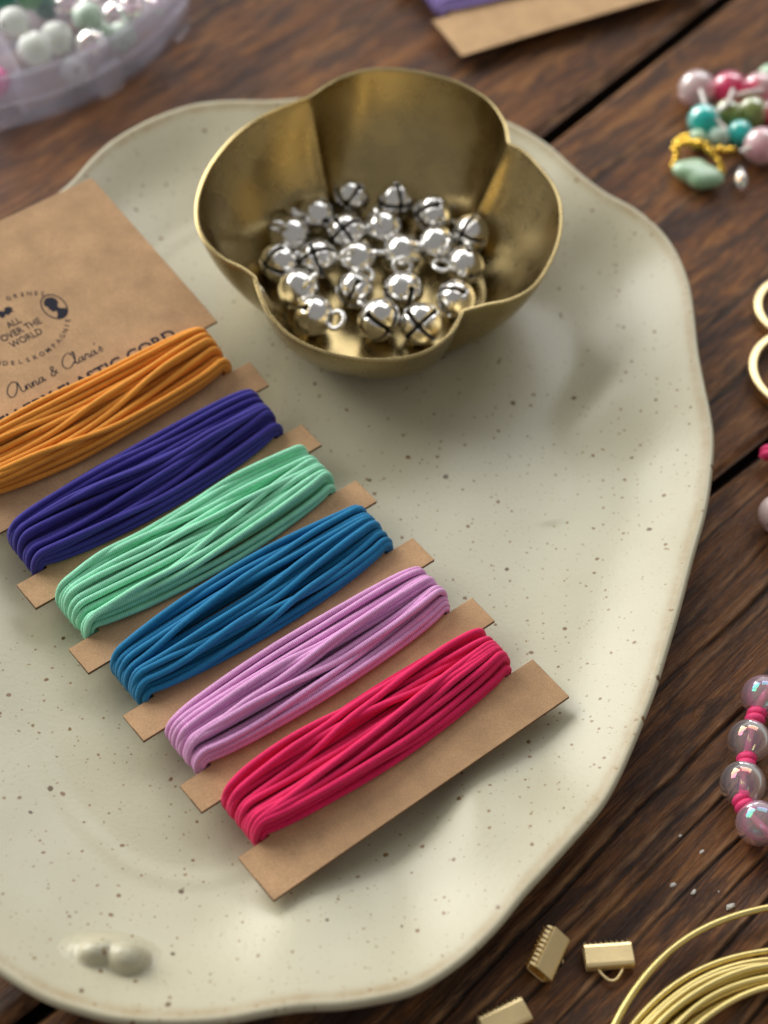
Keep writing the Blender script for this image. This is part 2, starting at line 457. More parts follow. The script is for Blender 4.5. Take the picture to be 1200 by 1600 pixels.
gapA = lambda al: -4.72 - .045 * (np.clip(al, 5, 30) - 10)
gapB = lambda al: 2.72 + .067 * al
plank(lambda al: al * 0 - 15.2, lambda al: gapA(al) - .17, -20, 30, 3, [(-7.0, .05, .05, 2, 14), (-9.6, .06, .05, -6, 12), (-12.2, .05, .05, 0, 20)])
plank(lambda al: gapA(al) + .14, lambda al: gapB(al) - .12, -20, 30, 11, [(-1.6, .05, .05, 5, 20), (.7, .05, .05, 4, 18), (1.9, .05, .06, 3, 12), (-3.2, .05, .04, 8, 24)])
plank(lambda al: gapB(al) + .10, lambda al: al * 0 + 11.8, -20, 30, 23,
      [(4.93, .035, .10, -2, 30), (4.55, .02, .05, 0, 14), (6.17, .03, .09, -20, 30), (6.93, .028, .07, -20, 12), (6.55, .02, .04, -8, 2), (7.42, .028, .08, -8, 8), (7.85, .025, .06, -9, 9), (8.35, .03, .08, -9, 20), (8.8, .025, .07, -20, 20), (9.3, .03, .08, -20, 20), (10.2, .03, .08, -20, 20), (5.55, .02, .03, -12, -2), (5.2, .018, .03, -1, 8), (3.7, .02, .03, 0, 9)], da=.026, dl=.15)
plank(lambda al: al * 0 - 25, lambda al: al * 0 - 15.45, -20, 30, 41, da=.15, dl=.4)
plank(lambda al: al * 0 + 12.1, lambda al: al * 0 + 22, -20, 30, 47, da=.15, dl=.4)
c0 = np.array([5 * Gx - 1.5 * Gy, 5 * Gy + 1.5 * Gx, -.75])
V, F = box(c0, 50, 46.9, .28, (Gx, Gy, 0), (-Gy, Gx, 0))
obj("batten", V, F, M["batten"], table, smooth=False)

# ------------------------------------------------------------------ ceramic dish
PL = [[1.89, 9.48], [2.65, 8.88], [3.11, 8.3], [3.69, 7.69], [4.23, 7.31], [4.69, 6.79], [4.96, 6.25], [5.14, 5.54], [5.2, 4.81], [5.23, 3.85], [5.3, 3.06], [5.37, 2.4], [5.39, 1.78], [5.29, 0.9], [5.16, 0.21], [4.94, -0.61], [4.67, -1.67], [4.42, -2.56], [4.26, -3.11], [4.07, -3.66], [3.86, -4.22], [3.63, -4.78], [3.37, -5.28], [3.0, -5.78], [2.6, -6.3], [2.29, -6.69], [2.0, -7.12], [1.69, -7.5], [1.36, -7.83], [0.85, -8.2], [0.29, -8.39], [-0.2, -8.5], [-0.62, -8.54], [-1.14, -8.66], [-1.64, -8.8], [-2.35, -8.89], [-3.06, -8.89], [-3.49, -8.81], [-4.04, -8.66], [-4.66, -8.34], [-5.25, -7.95], [-5.9, -7.29], [-6.53, -6.16], [-7.11, -4.53], [-7.62, -2.65], [-8.03, -0.58], [-8.17, 1.29], [-8.03, 3.18], [-7.46, 4.78], [-6.77, 5.99], [-6.16, 6.91], [-5.86, 7.62], [-5.53, 8.21], [-5.02, 8.77], [-4.47, 9.19], [-3.99, 9.43], [-3.37, 9.57], [-2.72, 9.63], [-1.76, 9.83], [-0.53, 9.99], [0.7, 9.93]]
DC = np.array([-1.2, 0.4])
BASE, RIM = .42, 1.22
def dish():
    n = 360
    raw = catmull(PL, 2400)
    ang = np.unwrap(np.arctan2(raw[:, 1] - DC[1], raw[:, 0] - DC[0])); rad = np.hypot(raw[:, 0] - DC[0], raw[:, 1] - DC[1])
    o = np.argsort(ang % (2 * np.pi)); A = (ang % (2 * np.pi))[o]; Rr = rad[o]
    th = np.linspace(0, 2 * np.pi, n, endpoint=False)
    E = np.interp(th, np.concatenate([A - 2 * np.pi, A, A + 2 * np.pi]), np.tile(Rr, 3))
    k = np.exp(-np.linspace(-2, 2, 5) ** 2); k /= k.sum()
    E = np.convolve(np.concatenate([E[-2:], E, E[:2]]), k, 'valid')
    # waists of the wavy outline push a ridge inwards, lobes dish outwards
    waist = np.zeros(n); 
    for (x, y), amp, sg in (((5.23, 3.85), .75, .2), ((2.3, -6.7), .9, .15), ((-.6, -8.54), .8, .13), ((3.1, 8.3), .6, .14), ((-2.7, 9.63), .6, .16), ((-6.7, 6.0), .5, .16), ((-5.6, -7.6), .35, .2)):
        t0 = math.atan2(y - DC[1], x - DC[0]); d = (th - t0 + np.pi) % (2 * np.pi) - np.pi
        waist += amp * np.exp(-(d / sg) ** 2)
    rings = []; attr = []
    # surface distance from the edge along the radius
    ds = np.concatenate([np.linspace(0, .30, 10), np.linspace(.36, 3.6, 46), np.linspace(3.75, 5.0, 8)])
    W = 2.45 + .45 * waist
    for dd in ds:
        u_ = 1 - dd / W; t = np.clip((np.sqrt(u_ * u_ + .012) + u_) / 2, 0, 1)
        prof = t ** 1.16 * (1.0 - .06 * np.exp(-((t - .5) / .25) ** 2))
        z = BASE + (RIM - BASE) * prof
        z += .15 * waist * np.exp(-((dd - .55 * W) / .80) ** 2) - .07 * np.clip(1 - waist, 0, 1) * np.exp(-((dd - .5 * W) / .7) ** 2)            # folded ridges
        z += .022 * np.exp(-((dd - W) / .16) ** 2) * np.clip(2.2 * vnoise(th * 1.6, th * 0, 5) - .7, 0, 1)  # crease where the floor meets the rim
        lip = .11
        if dd < lip: z = z - (lip - math.sqrt(max(lip ** 2 - (lip - dd) ** 2, 0)))
        rr = E - dd
        z = z + .02 * (vnoise((rr * np.cos(th)) * .7, (rr * np.sin(th)) * .7, 8) - .5)
        rings.append(np.stack([DC[0] + rr * np.cos(th), DC[1] + rr * np.sin(th), z], -1))
        attr.append(np.full(n, math.exp(-((dd - .16) / .09) ** 2) * .9 + .10 * math.exp(-((dd - .4) / .3) ** 2)))
    ri = E - 5.0
    for f in (.75, .5, .25, .04):
        rings.append(np.stack([DC[0] + f * ri * np.cos(th), DC[1] + f * ri * np.sin(th), np.full(n, BASE) + .02 * (vnoise((f * ri * np.cos(th)) * .7, (f * ri * np.sin(th)) * .7, 8) - .5)], -1)); attr.append(np.zeros(n))
    rings = rings[::-1]; attr = attr[::-1]
    zt = rings[-1][:, 2]
    for dr, dz, a in ((-.015, -.06, .25), (-.06, -.20, .05), (-.22, -.42, 0), (-.75, -.74, 0), (-1.5, -.96, 0), (-2.2, -1.06, 0)):
        rr = E + dr; zz = np.maximum(zt + dz, .02)
        rings.append(np.stack([DC[0] + rr * np.cos(th), DC[1] + rr * np.sin(th), zz], -1)); attr.append(np.full(n, a))
    rr = .5 * (E - 2.2); rings.append(np.stack([DC[0] + rr * np.cos(th), DC[1] + rr * np.sin(th), np.full(n, .03)], -1)); attr.append(np.zeros(n))
    V = np.stack(rings, 0); nr = len(rings)
    F = grid_faces(nr, n, close_v=True)
    F.append(tuple(range(n))); F.append(tuple(range((nr - 1) * n, nr * n))[::-1])
    F = [f[::-1] for f in F]
    F = [f[::-1] for f in F]
    return obj("ceramic_dish", V.reshape(-1, 3), F, M["ceramic"], loc=(DC[0], DC[1], 0), attrs={"rim": np.concatenate(attr)})
D = tag(dish(), "large wavy-edged cream ceramic dish with brown speckles on the table", "dish")
def dish_scroll():
    # two-lobed moulded scroll growing out of the near rim
    n, mm = 72, 44; c = np.array([-3.27, -7.80])
    me = np.array([v.co[:] for v in D.data.vertices]) / S + np.array([DC[0], DC[1], 0])
    me = me[(np.hypot(me[:, 0] - c[0], me[:, 1] - c[1]) < 2.0) & (me[:, 2] > .45)]
    X, Y = np.meshgrid(np.linspace(-.80, .80, n), np.linspace(-.55, .55, mm), indexing='ij')
    H = np.zeros_like(X)
    for cx, cy, rx, ry, hh in ((-.22, -.02, .25, .20, .25), (.22, -.06, .29, .25, .32)):
        q = ((X - cx) / rx) ** 2 + ((Y - cy) / ry) ** 2
        H = np.maximum(H, hh * np.sqrt(np.clip(1 - q, 0, 1)))
    B = .25 * np.exp(-((X + .05) / .44) ** 2 - ((Y - .06) / .22) ** 2)          # shared swelling behind both lobes
    H = np.maximum(H, B) + .3 * np.minimum(H, B)
    for _ in range(2):
        H[1:-1, 1:-1] = (H[1:-1, 1:-1] * 2 + H[:-2, 1:-1] + H[2:, 1:-1] + H[1:-1, :-2] + H[1:-1, 2:]) / 6
    base = np.zeros_like(X)
    for i in range(n):
        for j in range(mm):
            d2 = (me[:, 0] - c[0] - X[i, j]) ** 2 + (me[:, 1] - c[1] - Y[i, j]) ** 2
            k = np.argpartition(d2, 6)[:6]; w = 1 / (d2[k] + 1e-4); base[i, j] = (me[k, 2] * w).sum() / w.sum()
    Z = base + H - .02
    V = np.stack([c[0] + X, c[1] + Y, Z], -1)
    o = obj("moulded_scroll", V.reshape(-1, 3), grid_faces(n, mm), M["ceramic"], D, attrs={"rim": np.zeros(n * mm)})
    o["label"] = "two-lobed moulded scroll"
dish_scroll()

# ------------------------------------------------------------------ brass bowl
RIMPX = [[-1.84, 7.92, 2.76], [-2.30, 7.64, 2.72], [-2.73, 7.30, 2.68], [-3.13, 6.81, 2.62], [-3.455, 6.12, 2.54], [-3.585, 5.46, 2.46], [-3.545, 4.895, 2.385], [-3.355, 4.45, 2.335], [-3.025, 4.11, 2.295], [-2.685, 3.935, 2.275], [-2.45, 3.755, 2.255], [-2.31, 3.36, 2.205], [-2.11, 2.98, 2.16], [-1.77, 2.615, 2.115], [-1.325, 2.37, 2.09], [-0.79, 2.245, 2.07], [-0.27, 2.225, 2.07], [0.25, 2.33, 2.08], [0.66, 2.555, 2.11], [0.96, 2.93, 2.15], [1.11, 3.35, 2.205], [1.475, 3.50, 2.22], [1.9, 3.645, 2.24], [2.27, 3.94, 2.275], [2.535, 4.44, 2.335], [2.715, 5.08, 2.41], [2.73, 5.715, 2.49], [2.605, 6.205, 2.545], [2.34, 6.625, 2.595], [2.055, 6.97, 2.64], [1.79, 7.14, 2.655], [1.70, 7.615, 2.715], [1.40, 8.12, 2.775], [0.865, 8.495, 2.82], [0.28, 8.675, 2.84], [-0.305, 8.735, 2.85], [-0.88, 8.655, 2.84], [-1.385, 8.385, 2.805]]
NOTCH = (0, 10, 20, 30)
BC = np.array([-.37, 5.35]); BZ = .53; RB = 1.95
def bowl():
    segs = []
    R = np.array(RIMPX)
    for k in range(4):
        a = NOTCH[k]; b = NOTCH[(k + 1) % 4] if k < 3 else len(R)
        pts = [R[i % len(R)] for i in range(a, b + 1)]
        segs.append(catmull(pts, 57, closed=False)[:-1])
    P = np.concatenate(segs); n = len(P)
    d = P[:, :2] - BC; ang = np.arctan2(d[:, 1], d[:, 0]); Rr = np.hypot(d[:, 0], d[:, 1])
    crease = np.zeros(n)
    for k in range(4):
        dk = np.abs((np.arange(n) - k * 56 + n / 2) % n - n / 2); crease = np.maximum(crease, np.exp(-dk / 2.6))
    rings = []
    for f in np.linspace(.02, 1, 14)[:-1]:
        rings.append(np.stack([BC[0] + RB * f * np.cos(ang), BC[1] + RB * f * np.sin(ang), np.full(n, BZ) + .03 * f ** 6], -1))
    T = np.linspace(0, 1, 40)
    for t in T:
        g = .45 * t + .55 * math.sin(t * math.pi / 2); h = .55 * t + .45 * (1 - math.cos(t * math.pi / 2))
        rr = RB + (Rr - RB) * g
        zz = BZ + .03 + (P[:, 2] - BZ - .03) * h
        dent = .03 * (vnoise(ang * 2.2 + 9, np.full(n, t * 3.0), 12) - .5) * math.sin(math.pi * t)
        rr = rr + dent - .16 * crease * math.sin(math.pi * min(1, t * .93 + .12)) ** .8
        rings.append(np.stack([BC[0] + rr * np.cos(ang), BC[1] + rr * np.sin(ang), zz], -1))
    V = np.stack(rings, 0); nr = len(rings)
    F = grid_faces(nr, n, close_v=True) + [tuple(range(n))]
    o = obj("brass_bowl", V.reshape(-1, 3), F, M["brass"], loc=(BC[0], BC[1], BZ))
    bm = bmesh.new(); bm.from_mesh(o.data); bmesh.ops.recalc_face_normals(bm, faces=bm.faces)
    bm.faces.ensure_lookup_table()
    ff = bm.faces[-1]
    if ff.normal.z > 0: bmesh.ops.reverse_faces(bm, faces=bm.faces)
    bm.to_mesh(o.data); bm.free()
    solidify(o, .062, -1)
    bevel(o, .012, 2)
    return o
tag(bowl(), "antique brass four-lobed bowl holding silver bells on the dish", "bowl")

# ------------------------------------------------------------------ jingle bells
BR = .36
def bell_mesh():
    K = 9; rows = 26; V = []; F = []
    def w(th):
        if th < math.radians(88): return 0.0
        t = (th - math.radians(88)) / math.radians(12)
        hole = .04 * math.exp(-((th - math.radians(97)) / math.radians(6)) ** 2)
        return .036 * min(t, 1) + (hole if t > 0 else 0)
    ths = [math.radians(t) for t in np.concatenate([np.linspace(3, 84, 11), np.linspace(88, 104, 7), np.linspace(110, 170, 10)])]
    rows = len(ths)
    for k in range(4):
        for th in ths:
            rr = BR * (1 + .035 * math.exp(-((th - math.radians(84)) / math.radians(4)) ** 2))
            if th > math.radians(90): rr *= 1 + .05 * math.sin((th - math.pi / 2))  # puffed petals
            rs = rr * math.sin(th)
            de = min(math.asin(min(w(th) / max(rs, 1e-4), .68)), math.radians(43))
            for j in range(K):
                u = j / (K - 1); ph = k * math.pi / 2 + de + (math.pi / 2 - 2 * de) * u
                puff = 1 + (.05 * math.sin(math.pi * u) * max(0, -math.cos(th)) if th > math.pi / 2 else 0)
                V.append((rs * puff * math.cos(ph), rs * puff * math.sin(ph), rr * math.cos(th) * .95))
        F += grid_faces(rows, K, off=k * rows * K)
    bm = bmesh.new()
    vs = [bm.verts.new(Vector(v) * S) for v in V]
    for f in F: bm.faces.new([vs[i] for i in f])
    bmesh.ops.remove_doubles(bm, verts=bm.verts, dist=.002 * S)
    bmesh.ops.recalc_face_normals(bm, faces=bm.faces)
    top = max(bm.faces, key=lambda f: f.calc_center_median().z)
    if top.normal.z < 0: bmesh.ops.reverse_faces(bm, faces=bm.faces)
    for f in bm.faces: f.smooth = True
    me = bpy.data.meshes.new("bell_shell"); bm.to_mesh(me); bm.free()
    me.materials.append(M["silver"]); me.materials.append(M["inner_shade"])
    return me
bellM = bell_mesh()
ph = np.linspace(0, 2 * np.pi, 24, endpoint=False)
lv, lf, lu = tube(np.stack([.165 * np.cos(ph), 0 * ph, BR * .95 + .09 + .15 * np.sin(ph)], -1), .045, 8, closed=True)
loopM = mesh_data("bell_loop", lv, lf, uv=lu); loopM.materials.append(M["silver"])
BELLS = [  # x, y, pointing direction of the loop (x, y, z), label
    (-1.58, 6.71, (-.9, -.25, .35), "leftmost silver bell of the back row, its loop facing left"),
    (-1.00, 7.23, (.2, .9, -.3), "second silver bell from left in the back row"),
    (-.16, 7.22, (-.3, .8, -.4), "third silver bell from left in the back row"),
    (.54, 6.96, (.8, .3, -.2), "rightmost silver bell of the back row, its slit facing up"),
    (1.17, 6.43, (.5, .6, -.5), "rightmost silver bell of the second row, beside the bowl wall"),
    (1.10, 5.73, (-.9, -.2, .1), "rightmost silver bell of the middle row, loop facing left"),
    (.63, 6.13, (.3, -.6, .5), "fourth silver bell from left in the second row"),
    (-.39, 6.50, (-.2, -.3, .9), "third silver bell from left in the second row, loop upward"),
    (-1.04, 6.34, (.1, .5, -.85), "second silver bell from left in the second row, crossed slits facing up"),
    (-2.04, 6.13, (-.5, -.3, .8), "leftmost silver bell of the second row, loop upward"),
    (-2.07, 5.48, (.6, .5, -.3), "leftmost silver bell of the middle row, smooth side up"),
    (-1.50, 5.59, (.2, .4, -.9), "second silver bell from left in the middle row, crossed slits up"),
    (-.88, 5.64, (-.4, -.5, .7), "third silver bell from left in the middle row, loop toward viewer"),
    (.08, 5.92, (-.8, -.3, .3), "fourth silver bell from left in the middle row, lying on its side"),
    (-1.75, 4.82, (.45, -.25, .85), "leftmost silver bell of the fourth row, open loop upward"),
    (-1.43, 4.21, (.85, -.35, .2), "leftmost silver bell of the front row, loop facing right"),
    (-.77, 4.90, (.35, .85, .1), "second silver bell from left in the fourth row"),
    (.08, 4.99, (-.1, .75, .5), "third silver bell from left in the fourth row, slits toward viewer"),
    (-.31, 4.22, (-.55, .75, -.1), "large-looking silver bell in the middle of the front row"),
    (.43, 4.18, (.15, .75, -.65), "rightmost silver bell of the front row, crossed slits facing viewer"),
    (1.02, 4.83, (.75, -.1, -.45), "rightmost silver bell of the fourth row, half hidden by bowl rim"),
]
bp = np.array([b[:2] for b in BELLS], float)
for _ in range(60):                                   # settle: no two bells interpenetrate
    for i in range(len(bp)):
        for j in range(i):
            d = bp[i] - bp[j]; L = np.hypot(*d)
            if L < 1.92 * BR: s_ = (1.92 * BR - L) / 2 * d / L; bp[i] += s_; bp[j] -= s_
for (x0, y0, dr, lab), (x, y) in zip(BELLS, bp):
    rad = math.hypot(x - BC[0], y - BC[1]); z = BZ + .085 + BR + max(0, rad - 1.75) ** 2 * .9
    fx, fy, fz = frame_of(dr)
    spin = random.uniform(0, 1.5)
    ax = math.cos(spin) * fx + math.sin(spin) * fy; ay = -math.sin(spin) * fx + math.cos(spin) * fy
    o = empty("jingle_bell"); sc = random.uniform(.95, 1.04)
    mw = Matrix((ax * sc * random.uniform(.95, 1.05), ay * sc * random.uniform(.95, 1.05), fz * sc * random.uniform(.92, 1.04))).transposed().to_4x4(); mw.translation = Vector((x, y, z)) * S
    o.matrix_world = mw
    tag(o, lab, "bell", "silver bells in the brass bowl")
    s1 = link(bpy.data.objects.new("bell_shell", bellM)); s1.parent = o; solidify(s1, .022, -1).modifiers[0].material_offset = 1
    s2 = link(bpy.data.objects.new("loop", loopM)); s2.parent = o

# ------------------------------------------------------------------ cord cards
class Card:
    def __init__(s, O, phi, bs, zs):
        s.O = np.array(O, float); s.U = np.array([math.cos(phi), math.sin(phi), 0]); s.Vd = np.array([math.sin(phi), -math.cos(phi), 0])
        fine = np.linspace(bs[0], bs[-1], 400); z = np.interp(fine, bs, zs)
        k = np.exp(-np.linspace(-2, 2, 41) ** 2); k /= k.sum()
        s.fb = fine; s.fz = np.convolve(np.concatenate([np.full(20, z[0]), z, np.full(20, z[-1])]), k, 'valid')
    def z(s, b): return np.interp(b, s.fb, s.fz)
    def at(s, a, b, h=0.0):
        a, b, h = np.broadcast_arrays(np.asarray(a, float), np.asarray(b, float), np.asarray(h, float))
        P = s.O[None, :] + a.reshape(-1, 1) * s.U + b.reshape(-1, 1) * s.Vd
        P[:, 2] = s.z(b.reshape(-1)) + h.reshape(-1) + .03 * (vnoise(a.reshape(-1) * .55 + 7, b.reshape(-1) * .55 + 31, 21) - .5)
        return P

CT = .055
def card_body(card, name, rows, mat, width=5.5, inset=.55):
    """rows: (b0, b1, full) strips of the board; narrow ones are inset by the notches"""
    a_s = [0, inset] + list(np.linspace(inset, width - inset, 9)[1:-1]) + [width - inset, width]
    bl = []; full = []
    for b0, b1, fu in rows:
        n = max(2, int((b1 - b0) / .3)); q = np.linspace(b0, b1, n + 1)
        for i in range(n): bl.append((q[i], q[i + 1])); full.append(fu)
    V = []; F = []; idx = {}
    def vid(a, b):
        key = (round(a, 4), round(b, 4))
        if key not in idx:
            idx[key] = len(V); V.append(card.at(a, b)[0])
        return idx[key]
    for (b0, b1), fu in zip(bl, full):
        cols = range(len(a_s) - 1) if fu else range(1, len(a_s) - 2)
        for c in cols:
            F.append((vid(a_s[c], b1), vid(a_s[c + 1], b1), vid(a_s[c + 1], b0), vid(a_s[c], b0)))
    o = obj(name, V, F, mat, loc=tuple(card.at(width / 2, rows[-1][1])[0]), smooth=False)
    o.data.materials.append(M["edge"])
    md = o.modifiers.new("solid", 'SOLIDIFY'); md.thickness = CT * S; md.offset = -1; md.material_offset_rim = 1
    bevel(o, .008, 1)
    return o

def hank(card, b0, b1, mat, label, n, seed, cat="cord", extra=(), aL=.55, aR=4.95, dia=.102, bulge=.20, cross=.10, shift=.03, zfloor=None):
    r = dia / 2; rg = np.random.default_rng(seed); K = 64
    t = np.linspace(0, 1, K); strands = []; tops = []
    lo, hi = b0 + r * .55, b1 - r * .55; mid = (lo + hi) / 2 + shift * 0; hw = (hi - lo) / 2
    per = max(4, int((2 * (hw + bulge)) / (dia * 1.02)))
    spec = []
    for lay in range(4):
        cnt = per - lay
        order = list(range(0, cnt, 2)) + list(range(1, cnt, 2))
        for k in order:
            if len(spec) >= n: break
            f = (2 * (k + .5) / cnt - 1) * (1 - lay * .9 / per)
            jit = (.02, .03, .05, .08)[lay]; x = rg.normal(0, cross * (.1, .35, 1.5, 2.2)[lay])
            spec.append((f + rg.normal(0, jit) + x, f + rg.normal(0, jit) - x, rg.normal(0, .015), None))
    for bl, br, mo in extra: spec.append((bl, br, mo, 1))
    root = empty("elastic_cord", tuple(card.at((aL + aR) / 2, b1)[0])); tag(root, label, cat, "elastic cords wound on cards")
    for (bl, br, mo, ex) in spec:
        e = t * t * (3 - 2 * t) * .5 + t * .5
        if ex is None:
            bl = min(max(bl, -1), 1); br = min(max(br, -1), 1)
            b = mid + (bl + (br - bl) * e) * (hw + bulge * np.sin(np.pi * t) ** .6) + (mo + shift) * np.sin(np.pi * t)
        else:
            b = bl + (br - bl) * e + mo * np.sin(np.pi * t)
        b = b + .006 * np.sin(2 * np.pi * (t * rg.uniform(.8, 1.8) + rg.random())) * np.sin(np.pi * t)
        h = np.full(K, r)
        for (pb, phh) in tops:
            db = np.abs(b - pb); D_ = dia * .84
            h = np.maximum(h, np.where(db < D_, phh + np.sqrt(np.maximum(D_ ** 2 - db ** 2, 0)), 0))
        raw = h.copy(); kk = np.exp(-np.linspace(-2, 2, 13) ** 2); kk /= kk.sum(); sm = lambda q: np.convolve(np.concatenate([np.full(6, q[0]), q, np.full(6, q[-1])]), kk, 'valid')
        for _ in range(3): h = np.maximum(sm(h), raw * .85)
        h = sm(h)
        h = np.clip(h, r, .36 + .10 * np.sin(np.pi * t))
        h = h + .012 * np.sin(np.pi * t)
        tops.append((b, h))
        # loop: over the top, round both edges, back underneath
        top = card.at(aL + (aR - aL) * t, b, h)
        def end(ae, sgn, be, he, rev):
            q = np.linspace(0, np.pi, 12)[1:-1]
            hb = min(he, .30)
            ry = np.where(q < np.pi / 2, he + CT / 2, hb + CT / 2)
            rx = min(he * .55 + .05, .19)
            aa = ae + sgn * rx * np.sin(q); zz = -CT / 2 + ry * np.cos(q)
            P = card.at(aa, np.full(len(q), be), zz)
            return P if not rev else P[::-1]
        tb = np.linspace(1, 0, 14)
        hb = np.minimum(np.interp(tb, t, h), .30)
        under = card.at(aL + (aR - aL) * tb, np.interp(tb, t, b), -CT - hb)
        loop = np.concatenate([top, end(aR, 1, b[-1], h[-1], False), under, end(aL, -1, b[0], h[0], True)])
        # smooth the closed loop a little
        for _ in range(2): loop = loop * .5 + .25 * (np.roll(loop, 1, 0) + np.roll(loop, -1, 0))
        rad = r * rg.uniform(.95, 1.04) * (1 + .05 * (vnoise(np.arange(len(loop)) * .55, np.full(len(loop), rg.random() * 90), 17) - .5))
        v, f, uv = tube(loop, rad, 10, closed=True)
        obj("strand", v, f, mat, root, uv=uv)
    return root

PHI = math.radians(41.46854)
CA = Card((-6.55099703, -0.81628163, 0), PHI, [-6, -4.76, -.93, .2, 1.4, 9], [1.97, 1.85, 1.4, 1.16, .95, .95])
P_, W_ = 1.4659, .5512
rows = [(-4.76, -.93, True), (-.93, 0, False)]
for k in range(5):
    rows.append((k * P_, k * P_ + W_, True)); rows.append((k * P_ + W_, (k + 1) * P_ if k < 4 else 7.295, False))
rows.append((7.295, 8.137, True))
card1 = tag(card_body(CA, "cord_card", rows, M["card"]), "large kraft cardboard cord card with printed head lying on the dish", "card")

cols = {
    "orange": (.86, .34, .045), "purple": (.046, .036, .285), "mint": (.32, .79, .53), "blue": (.010, .19, .40), "pink": (.74, .36, .66), "red": (.80, .014, .12), "lilac": (.36, .27, .64)}
cm = {k: mat_cord("%s_elastic_cord" % k, v) for k, v in cols.items()}
NB = [(-.93, 0.0)] + [(k * P_ + W_, (k + 1) * P_ if k < 4 else 7.295) for k in range(5)]
hank(CA, *NB[0], cm["orange"], "orange elastic cord wound round the card nearest its printed head", 33, 1, shift=.05, bulge=.19)
hank(CA, *NB[1], cm["purple"], "dark purple elastic cord wound round the card between orange and mint", 31, 2, extra=[(1.38, 1.38, .15), (.86, 1.05, .04)])
hank(CA, *NB[2], cm["mint"], "mint green elastic cord wound round the card between purple and blue", 31, 3, extra=[(2.08, 2.06, -.19), (2.88, 2.40, .08), (2.30, 2.55, .0), (2.86, 2.70, .06)])
hank(CA, *NB[3], cm["blue"], "teal blue elastic cord wound round the card between mint and pink", 33, 4, extra=[(3.60, 3.52, -.18), (3.95, 3.62, -.08)])
hank(CA, *NB[4], cm["pink"], "pale pink elastic cord wound round the card between blue and crimson", 32, 5, cross=.07, extra=[(5.55, 5.35, .0)])
hank(CA, *NB[5], cm["red"], "crimson pink elastic cord wound round the card nearest its plain end", 34, 6, extra=[(7.15, 6.85, .04)])

# ---- print on the card head
def print_mesh(name, tris_xy, faces, label=None):
    q = np.asarray(tris_xy, float)
    P = CA.at(q[:, 0], q[:, 1], .004)
    o = obj(name, P, faces, M["ink"], card1, smooth=False)
    if label: o["label"] = label
    return o

def text_tris(txt, size, bold=0.0, space=1.0):
    cu = bpy.data.curves.new("txt", 'FONT'); cu.body = txt; cu.size = size; cu.resolution_u = 3; cu.offset = bold; cu.space_character = space
    cu.align_x = 'CENTER'
    to = bpy.data.objects.new("txt", cu); link(to)
    bpy.context.view_layer.update()
    me = bpy.data.meshes.new_from_object(to.evaluated_get(bpy.context.evaluated_depsgraph_get()))
    V = np.array([v.co[:2] for v in me.vertices]); F = [tuple(p.vertices) for p in me.polygons]
    bpy.data.objects.remove(to); bpy.data.curves.remove(cu); bpy.data.meshes.remove(me)
    return V, F

def put_text(txt, a, b, size, bold=0.0, width=None, space=1.0):
    V, F = text_tris(txt, size, bold, space)
    if width: V[:, 0] *= width / (V[:, 0].max() - V[:, 0].min())
    V[:, 0] += a - (V[:, 0].max() + V[:, 0].min()) / 2
    V[:, 1] = b - V[:, 1]
    return print_mesh("printed_lettering", V, [f[::-1] for f in F], "dark printed words on the card head")

put_text("JEWELLERY ELASTIC CORD", 2.72, -1.03, .285, .006, 4.05)
put_text("ALL", 2.62, -2.68, .19, .002, .26)
put_text("OVER THE", 2.64, -2.49, .19, .002, .76)
put_text("WORLD", 2.62, -2.30, .19, .002, .60)

def arc_text(txt, th0, th1, ra, rb, size, top):
    ths = np.linspace(th0, th1, len(txt)); VV = []; FF = []
    for ch, tdeg in zip(txt, ths):
        if ch == " ": continue
        V, F = text_tris(ch, size, .001)
        tt = math.radians(tdeg)
        px, py = 2.62 + ra * math.cos(tt), -2.62 - rb * math.sin(tt)
        # tangent of the ellipse, reading direction
        tx, ty = -ra * math.sin(tt), -rb * math.cos(tt)
        if top: tx, ty = -tx, -ty
        L = math.hypot(tx, ty); tx /= L; ty /= L
        ux, uy = ty, -tx
        Q = np.stack([px + V[:, 0] * tx + V[:, 1] * ux, py + V[:, 0] * ty + V[:, 1] * uy], -1)
        o = len(VV); VV += [tuple(v) for v in Q]; FF += [tuple(i + o for i in f)[::-1] for f in F]
    print_mesh("printed_lettering", VV, FF, "dark lettering set along a curve")
arc_text("SØSTRENE GRENES", 148, 38, .90, .58, .125, True)
arc_text("HANDELSKOMPAGNIE", 205, 332, .92, .72, .125, False)

def poly(pts, fine=0):
    q = catmull(pts, fine) if fine else np.array(pts, float)
    return q
def oval_ring(ca, cb, ra, rb, w):
    t = np.linspace(0, 2 * np.pi, 48, endpoint=False)
    o = np.stack([ca + ra * np.cos(t), cb + rb * np.sin(t)], -1); i = np.stack([ca + (ra - w) * np.cos(t), cb + (rb - w) * np.sin(t)], -1)
    V = np.concatenate([o, i]); F = [(k, k + 48, (k + 1) % 48 + 48, (k + 1) % 48) for k in range(48)]
    return V, F
def cameo(ca, cb, mirror, label):
    V, F = oval_ring(ca, cb, .205, .285, .022)
    print_mesh("oval_frame", V, F, label)
    # bust in profile with the hair tied up; x to the right, y down, in oval units
    pr = [(-.02, -.22), (.05, -.20), (.10, -.15), (.115, -.08), (.095, -.03), (.065, .0), (.055, .05), (.09, .09), (.15, .13), (.165, .16), (.13, .21), (.06, .255), (0, .265), (-.06, .25), (-.085, .22), (-.04, .17), (-.02, .12), (-.025, .085), (-.065, .085), (-.085, .06), (-.085, .03), (-.105, .0), (-.09, -.04), (-.115, -.08), (-.12, -.13), (-.08, -.19)]
    q = catmull(pr, 90) * np.array([-1 if mirror else 1, 1]) + np.array([ca, cb])
    f = [tuple(range(90))]
    print_mesh("profile_bust", q, f if mirror else [x[::-1] for x in f], "dark bust in profile inside the oval")
